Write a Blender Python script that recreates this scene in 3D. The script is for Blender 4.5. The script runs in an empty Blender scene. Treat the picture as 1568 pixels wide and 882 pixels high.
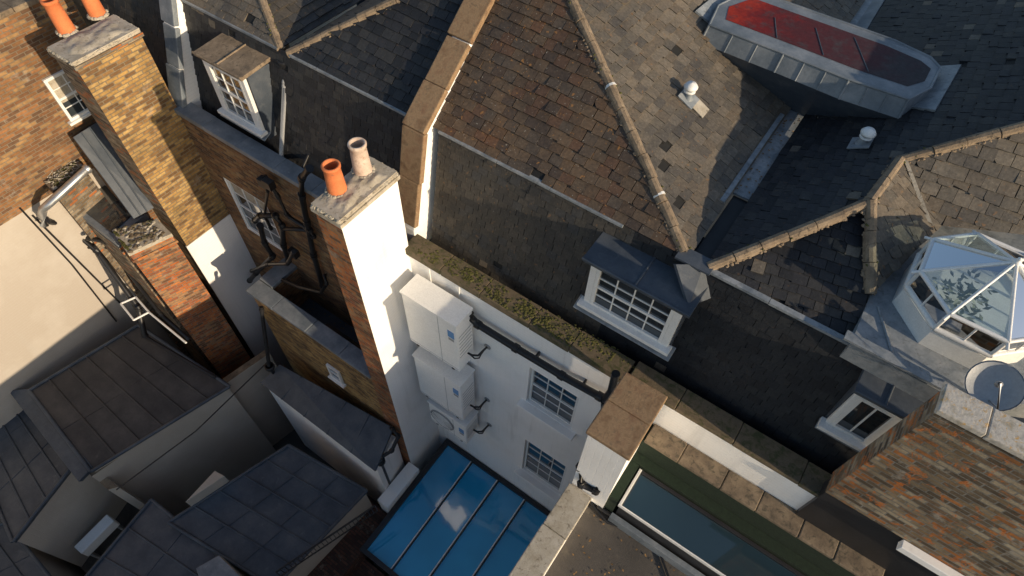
import bpy, bmesh, math, random
from mathutils import Vector, Matrix
random.seed(7)
V=Vector
# ---------------- camera solution (from vanishing points) ----------------
F=950.0; CX,CY=784.0,441.0
n=V((-34,679,950)).normalized(); a=V((-2475,-1453,950)).normalized()
Xc=-(a-n*a.dot(n)).normalized(); Zc=-n; Yc=Zc.cross(Xc)
CAM=V((0,0,16))
R=V((Xc[0],Yc[0],Zc[0])); D=V((Xc[1],Yc[1],Zc[1])); FW=V((Xc[2],Yc[2],Zc[2]))
def ray(u,v): return R*(u-CX)+D*(v-CY)+FW*F
def P(u,v,z):
    d=ray(u,v); return CAM+d*((z-CAM.z)/d.z)
def RY(u,v,y):
    d=ray(u,v); return CAM+d*(y/d.y)
def RX(u,v,x):
    d=ray(u,v); return CAM+d*(x/d.x)
def RP(u,v,p0,nn):
    d=ray(u,v); return CAM+d*((p0-CAM).dot(nn)/d.dot(nn))
sc=bpy.context.scene
cd=bpy.data.cameras.new("camera"); co=bpy.data.objects.new("camera",cd); sc.collection.objects.link(co)
cd.sensor_width=36; cd.lens=36*F/1568; cd.clip_end=2000; cd.clip_start=.05
m=Matrix.Identity(4)
for i in range(3):
    m[i][0]=R[i]; m[i][1]=-D[i]; m[i][2]=-FW[i]; m[i][3]=CAM[i]
co.matrix_world=m; sc.camera=co
# ---------------- light ----------------
EL,TH=math.radians(16),math.radians(-6.5)
sd=V((math.cos(EL)*math.cos(TH),math.cos(EL)*math.sin(TH),math.sin(EL)))
sl=bpy.data.lights.new("sun","SUN"); sl.energy=5.0; sl.angle=math.radians(.5); sl.color=(1,.80,.56)
so=bpy.data.objects.new("sun",sl); sc.collection.objects.link(so); so.rotation_euler=sd.to_track_quat('Z','Y').to_euler(); so.location=(0,0,30)
w=bpy.data.worlds.new("World"); sc.world=w; w.use_nodes=True
nt=w.node_tree; sky=nt.nodes.new("ShaderNodeTexSky"); sky.sky_type='NISHITA'; sky.sun_disc=False
sky.sun_elevation=EL; sky.sun_rotation=math.pi/2-TH
nt.links.new(sky.outputs[0],nt.nodes["Background"].inputs[0]); nt.nodes["Background"].inputs[1].default_value=.15
sc.view_settings.view_transform='Standard'; sc.view_settings.look='None'; sc.view_settings.exposure=0
# ---------------- materials ----------------
class NT:
    def __init__(s,name):
        s.m=bpy.data.materials.new(name); s.m.use_nodes=True; s.t=s.m.node_tree; s.b=s.t.nodes["Principled BSDF"]
        s.tc=s.t.nodes.new("ShaderNodeTexCoord")
    def n(s,ty,**k):
        x=s.t.nodes.new(ty)
        for a_,b_ in k.items(): setattr(x,a_,b_)
        return x
    def l(s,a_,b_): s.t.links.new(a_,b_)
    def noise(s,scale,detail=5,rough=.6,src=None,dist=0):
        x=s.n("ShaderNodeTexNoise"); x.inputs["Scale"].default_value=scale; x.inputs["Detail"].default_value=detail; x.inputs["Roughness"].default_value=rough; x.inputs["Distortion"].default_value=dist
        s.l(src or s.tc.outputs["Object"],x.inputs["Vector"]); return x.outputs[0]
    def ramp(s,src,stops,const=False):
        x=s.n("ShaderNodeValToRGB"); e=x.color_ramp.elements
        if const: x.color_ramp.interpolation='CONSTANT'
        while len(e)<len(stops): e.new(.5)
        for i,(p,c) in enumerate(stops):
            e[i].position=p
            if isinstance(c,(int,float)): e[i].color=(c,c,c,1)
            else: e[i].color=(*c[:3],1)
        s.l(src,x.inputs[0]); return x.outputs[0]
    def mix(s,fac,A,B,mode='MIX'):
        x=s.n("ShaderNodeMix"); x.data_type='RGBA'; x.blend_type=mode
        for k,(sock,val) in enumerate(((x.inputs[0],fac),(x.inputs[6],A),(x.inputs[7],B))):
            if isinstance(val,(int,float)): sock.default_value=val if k==0 else (val,val,val,1)
            elif isinstance(val,tuple): sock.default_value=(*val,1)
            else: s.l(val,sock)
        return x.outputs[2]
    def bump(s,src,st=.3,dist=.01,prev=None):
        x=s.n("ShaderNodeBump"); x.inputs["Strength"].default_value=st; x.inputs["Distance"].default_value=dist
        s.l(src,x.inputs["Height"])
        if prev: s.l(prev,x.inputs["Normal"])
        return x.outputs[0]
    def done(s,col,rough=.8,nrm=None,metal=0,spec=.5):
        if isinstance(col,tuple): s.b.inputs["Base Color"].default_value=(*col,1)
        else: s.l(col,s.b.inputs["Base Color"])
        if isinstance(rough,(int,float)): s.b.inputs["Roughness"].default_value=rough
        else: s.l(rough,s.b.inputs["Roughness"])
        s.b.inputs["Metallic"].default_value=metal; s.b.inputs["Specular IOR Level"].default_value=spec
        if nrm: s.l(nrm,s.b.inputs["Normal"])
        return s.m
def brickmat(name,cols,mort,dirt=(.05,.04,.03),dirtamt=.5,bump=.9,bw=.19,bh=.062,pale=.35,lichen=0):
    s=NT(name); b=s.n("ShaderNodeTexBrick"); s.l(s.tc.outputs["UV"],b.inputs["Vector"])
    b.inputs["Scale"].default_value=1; b.inputs["Brick Width"].default_value=bw; b.inputs["Row Height"].default_value=bh; b.inputs["Mortar Size"].default_value=.0075; b.inputs["Mortar Smooth"].default_value=.2
    b.inputs["Color1"].default_value=(0,0,0,1); b.inputs["Color2"].default_value=(1,1,1,1); b.inputs["Mortar"].default_value=(.5,.5,.5,1); b.inputs["Bias"].default_value=0
    c=s.ramp(b.outputs[0],[(i/len(cols),x) for i,x in enumerate(cols)],True)
    n2=s.noise(14,4); c=s.mix(.6,c,s.ramp(n2,[(.3,(.6,.57,.52)),(.7,(1.35,1.28,1.15))]),'MULTIPLY')
    c=s.mix(b.outputs[1],c,mort)
    nz=s.noise(1.9,6,.7); c=s.mix(s.ramp(nz,[(.42,0),(.68,dirtamt)]),c,dirt)
    n4=s.noise(3.3,5,.7); c=s.mix(s.ramp(n4,[(.6,0),(.7,pale)]),c,(.42,.38,.32))
    if lichen:
        n6=s.noise(6.5,5,.75,dist=.5); c=s.mix(s.ramp(n6,[(.56,0),(.63,lichen)]),c,(.50,.15,.03))
    n3=s.noise(55,3); inv=s.n("ShaderNodeMath",operation='SUBTRACT'); inv.inputs[0].default_value=1; s.l(b.outputs[1],inv.inputs[1])
    nr=s.bump(inv.outputs[0],bump,.014); nr=s.bump(n3,.4,.012,nr)
    return s.done(c,.9,nr,spec=.2)
def slatemat(name,cols,lich=.5,rough=.62,warm=(1.4,1.25,1.05)):
    s=NT(name); g=s.n("ShaderNodeNewGeometry")
    c=s.ramp(g.outputs["Random Per Island"],[(i/len(cols),x) for i,x in enumerate(cols)],True)
    n1=s.noise(1.1,6,.65); c=s.mix(.85,c,s.ramp(n1,[(.3,(.5,.53,.6)),(.5,(1,.97,.92)),(.72,warm)]),'MULTIPLY')
    n2=s.noise(28,4,.7); c=s.mix(.8,c,s.ramp(n2,[(.3,(.6,.6,.6)),(.7,(1.35,1.35,1.35))]),'MULTIPLY')
    n3=s.noise(17,2,.5,dist=.4); c=s.mix(s.ramp(n3,[(.68,0),(.71,lich)]),c,(.3,.15,.05))
    n4=s.noise(42,2,.5); c=s.mix(s.ramp(n4,[(.69,0),(.73,lich)]),c,(.35,.33,.28))
    nr=s.bump(n2,.5,.008); return s.done(c,rough,nr,spec=.35)
def plain(name,cols,scale=3,rough=.8,bs=40,bump=.3,metal=0,spec=.4,stain=None,det=6):
    s=NT(name); n1=s.noise(scale,det,.62); k=len(cols)
    c=s.ramp(n1,[(.3+.4*i/max(1,k-1),x) for i,x in enumerate(cols)])
    n2=s.noise(bs,4,.7); c=s.mix(.35,c,s.ramp(n2,[(.3,(.7,.7,.7)),(.7,(1.25,1.25,1.25))]),'MULTIPLY')
    if stain: 
        n4=s.noise(scale*2.3,5,.7,dist=.6); c=s.mix(s.ramp(n4,[(stain[1],0),(stain[1]+.12,stain[2])]),c,stain[0])
    return s.done(c,rough,s.bump(n2,bump,.008),metal,spec)
MB=brickmat("stock_brick",[(.20,.10,.05),(.30,.15,.07),(.14,.08,.05),(.25,.13,.06),(.34,.21,.1)],(.22,.18,.13))
MBY=brickmat("yellow_brick",[(.38,.24,.09),(.27,.16,.07),(.46,.31,.13),(.17,.10,.05),(.42,.26,.10)],(.23,.19,.13))
MBR=brickmat("red_brick",[(.42,.13,.04),(.28,.10,.05),(.48,.18,.06),(.18,.09,.05),(.36,.2,.1)],(.24,.19,.14))
MBD=brickmat("sooty_brick",[(.22,.17,.12),(.13,.10,.07),(.28,.23,.17),(.09,.07,.055),(.19,.14,.09),(.32,.27,.2),(.16,.12,.08),(.38,.14,.05)],(.20,.19,.165),dirtamt=.6,pale=.5)
MBO=brickmat("lichened_brick",[(.24,.19,.13),(.14,.11,.08),(.31,.26,.19),(.10,.08,.06),(.22,.16,.10),(.36,.31,.23),(.18,.13,.09),(.34,.15,.06)],(.21,.20,.175),dirtamt=.6,pale=.55,lichen=.8)
def whitemat(name,base=(.90,.89,.87),brick=True,dirt=.3):
    s=NT(name); n1=s.noise(1.3,6,.6); c=s.mix(s.ramp(n1,[(.48,0),(.78,dirt)]),base,(.55,.52,.47))
    mp=s.n("ShaderNodeMapping"); mp.inputs["Scale"].default_value=(6,6,.5); s.l(s.tc.outputs["Object"],mp.inputs[0])
    n5=s.noise(1,5,.6,src=mp.outputs[0]); c=s.mix(s.ramp(n5,[(.58,0),(.78,.3)]),c,(.42,.40,.37))
    n2=s.noise(30,4); nr=s.bump(n2,.2,.006)
    if brick:
        b=s.n("ShaderNodeTexBrick"); s.l(s.tc.outputs["UV"],b.inputs["Vector"]); b.inputs["Scale"].default_value=1; b.inputs["Brick Width"].default_value=.19; b.inputs["Row Height"].default_value=.062; b.inputs["Mortar Size"].default_value=.007; b.inputs["Mortar Smooth"].default_value=.6
        inv=s.n("ShaderNodeMath",operation='SUBTRACT'); inv.inputs[0].default_value=1; s.l(b.outputs[1],inv.inputs[1]); nr=s.bump(inv.outputs[0],.35,.006,nr)
        c=s.mix(s.ramp(b.outputs[1],[(0,0),(1,.14)]),c,(.5,.49,.47))
    return s.done(c,.75,nr,spec=.3)
MW=whitemat("white_painted_brick"); MWS=whitemat("white_render",brick=False,dirt=.25); MCR=whitemat("cream_painted_brick",(.42,.375,.32),dirt=.5)
MWP=plain("white_gloss_paint",[(.70,.70,.68),(.8,.8,.78)],5,.4,60,.05)
MSB=slatemat("brown_slate",[(.088,.062,.043),(.10,.074,.052),(.07,.053,.042),(.115,.083,.057),(.085,.068,.054),(.105,.064,.043)],.8,warm=(1.45,1.15,.85))
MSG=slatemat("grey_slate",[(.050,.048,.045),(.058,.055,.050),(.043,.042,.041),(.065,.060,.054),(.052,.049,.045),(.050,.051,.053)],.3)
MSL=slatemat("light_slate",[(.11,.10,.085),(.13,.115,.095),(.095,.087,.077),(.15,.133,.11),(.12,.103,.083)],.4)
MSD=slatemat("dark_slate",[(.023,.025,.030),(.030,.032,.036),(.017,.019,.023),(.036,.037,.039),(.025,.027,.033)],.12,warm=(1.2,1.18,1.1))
MSK=slatemat("shade_toned_slate",[(.014,.017,.023),(.018,.021,.027),(.012,.014,.019),(.021,.024,.029),(.016,.019,.025)],.06,warm=(1.15,1.15,1.1))  # darker copy of the mansard slate, its shadow put into the colour
MUN=plain("under_slate",[(.010,.010,.010),(.016,.016,.016)])
MST=plain("sandstone_coping",[(.11,.085,.06),(.19,.145,.10),(.27,.21,.14)],5,.9,45,.6,stain=((.06,.055,.04),.52,.8))
MSR=plain("rusty_stone",[(.17,.10,.055),(.28,.19,.11),(.21,.12,.07)],6,.9,40,.7,stain=((.10,.085,.06),.56,.6))
MSP=plain("pale_stone",[(.33,.29,.22),(.48,.44,.37)],6,.9,45,.6,stain=((.12,.1,.07),.55,.75))
MSY=plain("lichen_stone",[(.30,.27,.21),(.5,.47,.42),(.30,.28,.25)],9,.9,45,.6,stain=((.5,.27,.03),.56,.9))
MRT=plain("mortar_ridge_tile",[(.14,.11,.08),(.23,.175,.12),(.30,.235,.165)],7,.95,60,.8,stain=((.06,.05,.04),.54,.8))
MLD=plain("lead",[(.11,.135,.16),(.17,.195,.22),(.25,.27,.29)],3,.5,25,.25,spec=.5,stain=((.34,.36,.37),.6,.5))
MLK=plain("dark_lead",[(.036,.048,.066),(.060,.074,.094),(.092,.104,.12)],2.2,.5,25,.3,stain=((.15,.16,.17),.60,.45))
MLB=plain("brown_lead",[(.036,.035,.036),(.056,.052,.051),(.082,.076,.071)],2.2,.65,25,.3,stain=((.13,.12,.11),.62,.4))
MLF=plain("pale_lead_flashing",[(.15,.175,.20),(.24,.265,.285),(.33,.345,.36)],6,.5,30,.3,stain=((.10,.10,.10),.55,.6))
MTC=plain("terracotta",[(.55,.15,.05),(.65,.21,.08)],6,.8,50,.2,stain=((.25,.13,.08),.60,.6))
MTP=plain("pale_clay",[(.48,.36,.29),(.6,.5,.42)],6,.85,50,.2,stain=((.3,.2,.14),.55,.7))
MSO=plain("soot",[(.015,.013,.012),(.03,.02,.02)])
MBK=plain("black_pipe",[(.012,.012,.013),(.022,.022,.024)],4,.4,60,.05)
MMO=plain("moss",[(.05,.047,.015),(.09,.09,.025),(.13,.115,.035)],14,.95,90,.8)
MMT=plain("mossy_stone",[(.10,.08,.05),(.15,.115,.075),(.085,.075,.04)],4,.95,50,.7,stain=((.06,.065,.025),.5,.9))
MGN=plain("green_felt",[(.008,.018,.011),(.014,.030,.017)],20,.95,120,.8)
MAS=plain("roof_felt",[(.06,.055,.05),(.10,.09,.08)],2,.9,50,.4,stain=((.15,.13,.10),.58,.6))
MGR=plain("ground",[(.05,.05,.05),(.09,.085,.08)],1,.9)
MPV=brickmat("brick_paving",[(.10,.045,.035),(.07,.035,.03),(.13,.06,.045)],(.04,.035,.03))
MAC=plain("air_conditioner_enamel",[(.80,.80,.78),(.86,.86,.84)],3,.45,50,.05,stain=((.6,.58,.55),.62,.3))
MGY=plain("grey_plastic",[(.25,.26,.27),(.33,.34,.35)],4,.5)
MDH=plain("dish_enamel",[(.34,.36,.38),(.42,.44,.45)],4,.5)
MBL=plain("blue_label",[(.1,.25,.5),(.15,.3,.55)])
MMT2=plain("galvanised_steel",[(.4,.42,.44),(.6,.62,.63)],5,.35,30,.1,metal=.8)
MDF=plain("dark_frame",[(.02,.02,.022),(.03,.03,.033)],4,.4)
MLT=plain("dry_leaf",[(.16,.09,.04),(.28,.17,.07)],9,.9)
def glassm(name,col,rough=.05,spec=.8,var=.12,bmp=0):
    s=NT(name); n1=s.noise(.7,2); c=s.mix(s.ramp(n1,[(.35,0),(.7,1)]),tuple(x*(1-var) for x in col),tuple(min(1,x*(1+var)) for x in col))
    s.b.inputs["Coat Weight"].default_value=.5; s.b.inputs["Coat Roughness"].default_value=.02
    return s.done(c,rough,s.bump(s.noise(1.2,1),bmp,.01) if bmp else None,0,spec)
MGL=glassm("blue_tinted_glass",(.03,.32,.60)); MGW=glassm("window_glass",(.03,.038,.045),var=.6,bmp=.05); MGS=glassm("skylight_glass",(.022,.045,.062))
def clearglass():
    m_=bpy.data.materials.new("lantern_glass"); m_.use_nodes=True; t=m_.node_tree; t.nodes.clear()
    o=t.nodes.new("ShaderNodeOutputMaterial"); tr=t.nodes.new("ShaderNodeBsdfTransparent"); tr.inputs[0].default_value=(.80,.90,.93,1)
    g=t.nodes.new("ShaderNodeBsdfGlossy"); g.inputs["Roughness"].default_value=.04; mx=t.nodes.new("ShaderNodeMixShader")
    fr=t.nodes.new("ShaderNodeFresnel"); fr.inputs[0].default_value=2.1
    t.links.new(fr.outputs[0],mx.inputs[0]); t.links.new(tr.outputs[0],mx.inputs[1]); t.links.new(g.outputs[0],mx.inputs[2]); t.links.new(mx.outputs[0],o.inputs[0]); return m_
MCG=clearglass()
def redlead(x0,x1):
    s=NT("red_oxide_lead"); sp=s.n("ShaderNodeSeparateXYZ"); s.l(s.tc.outputs["Object"],sp.inputs[0]); mr=s.n("ShaderNodeMapRange"); mr.inputs[1].default_value=x0; mr.inputs[2].default_value=x1; s.l(sp.outputs[0],mr.inputs[0])
    n1=s.noise(2.6,6,.7); ad=s.n("ShaderNodeMath",operation='MULTIPLY_ADD'); s.l(n1,ad.inputs[0]); ad.inputs[1].default_value=.7; s.l(mr.outputs[0],ad.inputs[2])
    sb=s.n("ShaderNodeMath",operation='MULTIPLY'); s.l(ad.outputs[0],sb.inputs[0]); sb.inputs[1].default_value=.6
    c=s.ramp(sb.outputs[0],[(.20,(.36,.03,.014)),(.29,(.18,.013,.013)),(.38,(.095,.017,.020)),(.60,(.062,.022,.028)),(.74,(.04,.036,.042))])
    n3=s.noise(6,5,.7); c=s.mix(s.ramp(n3,[(.50,0),(.68,.7)]),c,(.065,.058,.062))
    n2=s.noise(20,4); c=s.mix(.5,c,s.ramp(n2,[(.3,(.6,.6,.6)),(.7,(1.3,1.3,1.3))]),'MULTIPLY'); return s.done(c,.7,s.bump(n2,.2,.006),spec=.25)
# ---------------- mesh builder ----------------
def empty(name):
    o=bpy.data.objects.new(name,None); sc.collection.objects.link(o); return o
class G:
    def __init__(s,name,parent=None,bevel=0): s.name=name; s.par=parent; s.v=[]; s.f=[]; s.mi=[]; s.sm=[]; s.ms=[]; s.bev=bevel
    def mid(s,mat):
        if mat not in s.ms: s.ms.append(mat)
        return s.ms.index(mat)
    def face(s,pts,mat,smooth=False):
        i=len(s.v); s.v+= [V(p) for p in pts]; s.f.append(list(range(i,i+len(pts)))); s.mi.append(s.mid(mat)); s.sm.append(smooth)
    def raw(s,vs,fs,mat,smooth=False):
        i=len(s.v); s.v+=[V(p) for p in vs]; k=s.mid(mat)
        for f in fs: s.f.append([i+j for j in f]); s.mi.append(k); s.sm.append(smooth)
    def box(s,o,a_,b_,c_,mat):
        o,a_,b_,c_=V(o),V(a_),V(b_),V(c_)
        vs=[o,o+a_,o+a_+b_,o+b_]; vs+=[p+c_ for p in vs]
        s.raw(vs,[(0,1,2,3),(4,5,6,7),(0,1,5,4),(1,2,6,5),(2,3,7,6),(3,0,4,7)],mat)
    def aab(s,x0,x1,y0,y1,z0,z1,mat): s.box((x0,y0,z0),(x1-x0,0,0),(0,y1-y0,0),(0,0,z1-z0),mat)
    def prism(s,pts,z0,z1=None,side=None,top=None):
        tp=[V((p[0],p[1],p[2] if z1 is None else z1)) for p in pts]; bt=[V((p[0],p[1],z0)) for p in pts]; k=len(pts)
        i=len(s.v); s.v+=tp+bt; ms=s.mid(side); mt=s.mid(top or side)
        s.f.append(list(range(i,i+k))); s.mi.append(mt); s.sm.append(False)
        s.f.append(list(range(i+k,i+2*k))); s.mi.append(ms); s.sm.append(False)
        for j in range(k):
            s.f.append([i+j,i+(j+1)%k,i+k+(j+1)%k,i+k+j]); s.mi.append(ms); s.sm.append(False)
    def slab(s,pts,th,mat):
        pts=[V(p) for p in pts]; nn=(pts[1]-pts[0]).cross(pts[2]-pts[0]).normalized()
        if nn.z<0: nn=-nn
        k=len(pts); vs=pts+[p-nn*th for p in pts]
        s.raw(vs,[tuple(range(k)),tuple(range(k,2*k))]+[(j,(j+1)%k,k+(j+1)%k,k+j) for j in range(k)],mat)
    def tube(s,path,r,mat,nn=10,joints=False):
        path=[V(p) for p in path]; vs=[]
        for i,p in enumerate(path):
            d=((path[min(i+1,len(path)-1)]-path[max(i-1,0)])).normalized()
            up=V((0,0,1)) if abs(d.z)<.9 else V((0,1,0)); a_=d.cross(up).normalized(); b_=a_.cross(d)
            vs+=[p+a_*math.cos(2*math.pi*k/nn)*r+b_*math.sin(2*math.pi*k/nn)*r for k in range(nn)]
        fs=[(i*nn+k,i*nn+(k+1)%nn,(i+1)*nn+(k+1)%nn,(i+1)*nn+k) for i in range(len(path)-1) for k in range(nn)]
        s.raw(vs,fs,mat,True); s.raw(vs[:nn],[tuple(range(nn))],mat); s.raw(vs[-nn:],[tuple(range(nn))],mat)
        if joints:
            for i in range(len(path)-1):
                for q in (path[i].lerp(path[i+1],.04),path[i].lerp(path[i+1],.96)):
                    d=(path[i+1]-path[i]).normalized(); s.tube([q-d*.03,q+d*.03],r*1.25,mat,nn)
    def lathe(s,base,prof,mat,nn=24,axis=V((0,0,1)),jit=0):
        base=V(base); axis=V(axis).normalized(); a_=axis.orthogonal().normalized(); b_=axis.cross(a_)
        vs=[]
        for r,z in prof:
            vs+=[base+axis*z+(a_*math.cos(2*math.pi*k/nn)+b_*math.sin(2*math.pi*k/nn))*r for k in range(nn)]
        s.raw(vs,[(i*nn+k,i*nn+(k+1)%nn,(i+1)*nn+(k+1)%nn,(i+1)*nn+k) for i in range(len(prof)-1) for k in range(nn)],mat,True)
    def blob(s,c,rx,ry,rz,mat):
        c=V(c); vs=[]; fs=[]; N=6; M_=3
        for i in range(M_+1):
            ph=math.pi/2*i/M_
            for k in range(N):
                j=random.uniform(.75,1.25); vs.append(c+V((math.cos(2*math.pi*k/N)*math.cos(ph)*rx*j,math.sin(2*math.pi*k/N)*math.cos(ph)*ry*j,math.sin(ph)*rz*j)))
        for i in range(M_):
            for k in range(N): fs.append((i*N+k,i*N+(k+1)%N,(i+1)*N+(k+1)%N,(i+1)*N+k))
        s.raw(vs,fs,mat,True)
    def done(s):
        me=bpy.data.meshes.new(s.name); me.from_pydata([tuple(p) for p in s.v],[],s.f)
        for m_ in s.ms: me.materials.append(m_)
        me.polygons.foreach_set("material_index",s.mi); me.polygons.foreach_set("use_smooth",s.sm)
        bm=bmesh.new(); bm.from_mesh(me); bmesh.ops.recalc_face_normals(bm,faces=bm.faces)
        uv=bm.loops.layers.uv.new("UVMap"); Z=V((0,0,1))
        for f in bm.faces:
            nn=f.normal
            if abs(nn.z)>.985: t=V((1,0,0)); b_=V((0,1,0))
            else:
                t=Z.cross(nn).normalized(); b_=nn.cross(t)
            for l in f.loops: l[uv].uv=(l.vert.co.dot(t),l.vert.co.dot(b_))
        bm.to_mesh(me); bm.free()
        o=bpy.data.objects.new(s.name,me); sc.collection.objects.link(o)
        if s.par: o.parent=s.par
        if s.bev:
            md=o.modifiers.new("bevel","BEVEL"); md.width=s.bev; md.segments=2; md.limit_method='ANGLE'; md.angle_limit=math.radians(50)
        return o
def clip(poly,inside,inter):
    out=[]
    for i in range(len(poly)):
        A,B=poly[i-1],poly[i]
        ia,ib=inside(A),inside(B)
        if ib:
            if not ia: out.append(inter(A,B))
            out.append(B)
        elif ia: out.append(inter(A,B))
    return out
def slates(g,poly,mat,w=.19,e=.15,th=.012,miss=.006,jit=.008,under=True,pale=.006):
    th*=1.4
    poly=[V(p) for p in poly]; nn=V((0,0,0))
    for i in range(len(poly)): nn+=(poly[i-1]-poly[0]).cross(poly[i]-poly[0])
    nn.normalize()
    if nn.z<0: nn=-nn
    t=V((0,0,1)).cross(nn).normalized(); b=nn.cross(t); o=poly[0]
    p2=[((p-o).dot(t),(p-o).dot(b)) for p in poly]
    ar=sum(p2[i-1][0]*p2[i][1]-p2[i][0]*p2[i-1][1] for i in range(len(p2)))
    if ar<0: p2=p2[::-1]
    if under: g.face([o+t*x+b*y-nn*.004 for x,y in p2],MUN)
    x0,x1=min(p[0] for p in p2),max(p[0] for p in p2); y0,y1=min(p[1] for p in p2),max(p[1] for p in p2)
    r=0; y=y0-.02
    while y<y1:
        x=x0-w*(.5 if r%2 else 0)-random.uniform(0,.025); wob=random.uniform(0,6)
        while x<x1:
            ww=w*random.choice((1,1,1,1,.92,1.06))
            if random.random()>miss:
                jx,jy=random.uniform(-jit,jit)*.4,random.uniform(-jit,jit)+.006*math.sin(x*2.3+wob)
                if random.random()<.04: jy-=random.uniform(.01,.04)
                sk=random.uniform(-.005,.005); lift=random.uniform(0,.006)+(random.uniform(.006,.016) if random.random()<.07 else 0)
                if th<.01: lift*=.5
                gp=random.uniform(.0015,.0035)
                q=[(x+jx+gp,y+jy+sk),(x+ww+jx-gp,y+jy-sk),(x+ww+jx-gp,y+e*1.12),(x+jx+gp,y+e*1.12)]
                if random.random()<.05:
                    cc=random.uniform(.02,.05); q=[(q[0][0]+cc,q[0][1]),q[1],q[2],q[3],(q[0][0],q[0][1]+cc)]
                for i in range(len(p2)):
                    if not q: break
                    A,B=p2[i-1],p2[i]
                    def sd_(p): return (B[0]-A[0])*(p[1]-A[1])-(B[1]-A[1])*(p[0]-A[0])
                    def it(p,q_):
                        a1,b1=sd_(p),sd_(q_); k=a1/(a1-b1); return (p[0]+(q_[0]-p[0])*k,p[1]+(q_[1]-p[1])*k)
                    q=clip(q,lambda p:sd_(p)>=0,it)
                if len(q)>2:
                    def hh(yy): return .003+(th+lift)*max(0,1-(yy-(y+jy))/(e*1.15))
                    k=len(q); vs=[o+t*a_+b*b_+nn*hh(b_) for a_,b_ in q]+[o+t*a_+b*b_-nn*.003 for a_,b_ in q]
                    g.raw(vs,[tuple(range(k))]+[(j,(j+1)%k,k+(j+1)%k,k+j) for j in range(k)],MSL if (random.random()<pale and mat is not MSL) else mat)
            x+=ww
        y+=e*random.uniform(.97,1.03); r+=1
def ridge(g,p0,p1,r=.07,mat=None,pl=.3):
    mat=mat or MRT; p0,p1=V(p0),V(p1); L=(p1-p0).length; d=(p1-p0)/L; s_=d.cross(V((0,0,1))).normalized(); u=s_.cross(d); k=max(1,int(L/pl))
    pr=[(-1.05,-.75),(-.95,.05),(-.6,.5),(0,.7),(.6,.5),(.95,.05),(1.05,-.75)]
    for i in range(k):
        a_=p0+d*(L*i/k+.004); b_=p0+d*(L*(i+1)/k-.004); r1=r*random.uniform(.9,1.1); r2=r*random.uniform(.9,1.08); off=u*random.uniform(-.008,.008)+s_*random.uniform(-.008,.008)
        vs=[a_+off+s_*x*r1+u*y*r1 for x,y in pr]+[b_+off+s_*x*r2+u*y*r2 for x,y in pr]; N=len(pr)
        g.raw(vs,[(j,j+1,N+j+1,N+j) for j in range(N-1)]+[tuple(range(N)),tuple(range(N,2*N))],mat)
    if mat is MRT:
        for i in range(int(L*34)):
            q=p0+d*random.uniform(0,L); sgn=random.choice((-1,1)); g.blob(q+s_*sgn*r*.98-u*r*.6,.026*random.uniform(.4,1.3),.026*random.uniform(.4,1.3),.016,MRT)
        for i in range(int(L*9)):
            q=p0+d*random.uniform(0,L); sgn=random.choice((-1,1)); g.blob(q+s_*sgn*r*random.uniform(.2,1.1)+u*r*.1,.018*random.uniform(.4,1.3),.018,.012,MMO)
def run(g,p0,p1,wv,th,pl,mat,jit=.006):
    p0,p1,wv=V(p0),V(p1),V(wv); L=(p1-p0).length; k=max(1,round(L/pl)); d=(p1-p0)/L; c=[0]+[ (i+random.uniform(-.12,.12))/k for i in range(1,k)]+[1]
    for i in range(k):
        j=V((0,0,random.uniform(-jit,jit)))+wv.normalized()*random.uniform(-jit,jit)
        g.box(p0+d*(L*c[i]+.003)+j,d*(L*(c[i+1]-c[i])-.006),wv,V((0,0,th)),mat)
def moss(g,p0,p1,wv,nn,mat=None,s=.03,spread=.035):
    p0,p1,wv=V(p0),V(p1),V(wv)
    cs=[(random.random(),random.uniform(.2,.8)) for _ in range(max(3,nn//22))]
    for _ in range(nn):
        cc=random.choice(cs); t=min(.99,max(.01,cc[0]+random.gauss(0,spread))); c=p0.lerp(p1,t)+wv*min(1,max(0,random.gauss(cc[1],.25)))
        r=random.uniform(.3,1.4)*s; g.blob(c-V((0,0,.003)),r*1.3,r,r*.6,mat or MMO)
def window(par,name,o,t,up,w,h,cols=2,rows=2,sash=True,frame=.05,mat=None,glass=None,sill=True,bar=.016,back=0,blind=0):
    g=G(name,par,.003); o,t,up=V(o),V(t).normalized(),V(up).normalized(); nn=t.cross(up).normalized(); mat=mat or MWP; glass=glass or MGW
    o=o-nn*back
    g.box(o+nn*.006,t*w,up*h,nn*.006,glass)
    if blind: g.box(o+t*frame+up*(h*(1-blind)),t*(w-2*frame),up*(h*blind-frame),nn*.014,MSP)
    fb=.05
    g.box(o,t*frame,up*h,nn*fb,mat); g.box(o+t*(w-frame),t*frame,up*h,nn*fb,mat)
    g.box(o+t*frame,t*(w-2*frame),up*frame,nn*(fb-.003),mat); g.box(o+t*frame+up*(h-frame),t*(w-2*frame),up*frame,nn*(fb-.003),mat)
    if sash: g.box(o+t*frame+up*(h*.5-.02),t*(w-2*frame),up*.04,nn*.038,mat)
    for i in range(1,cols): g.box(o+t*(frame+(w-2*frame)*i/cols-bar/2)+up*frame,t*bar,up*(h-2*frame),nn*.03,mat)
    for i in range(1,rows):
        if sash and i*2==rows: continue
        g.box(o+t*frame+up*(frame+(h-2*frame)*i/rows-bar/2),t*(w-2*frame),up*bar,nn*.027,mat)
    if sill: g.box(o-t*.05-up*.05,t*(w+.1),up*.048,nn*(back+.09),mat)
    g.done()
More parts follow.
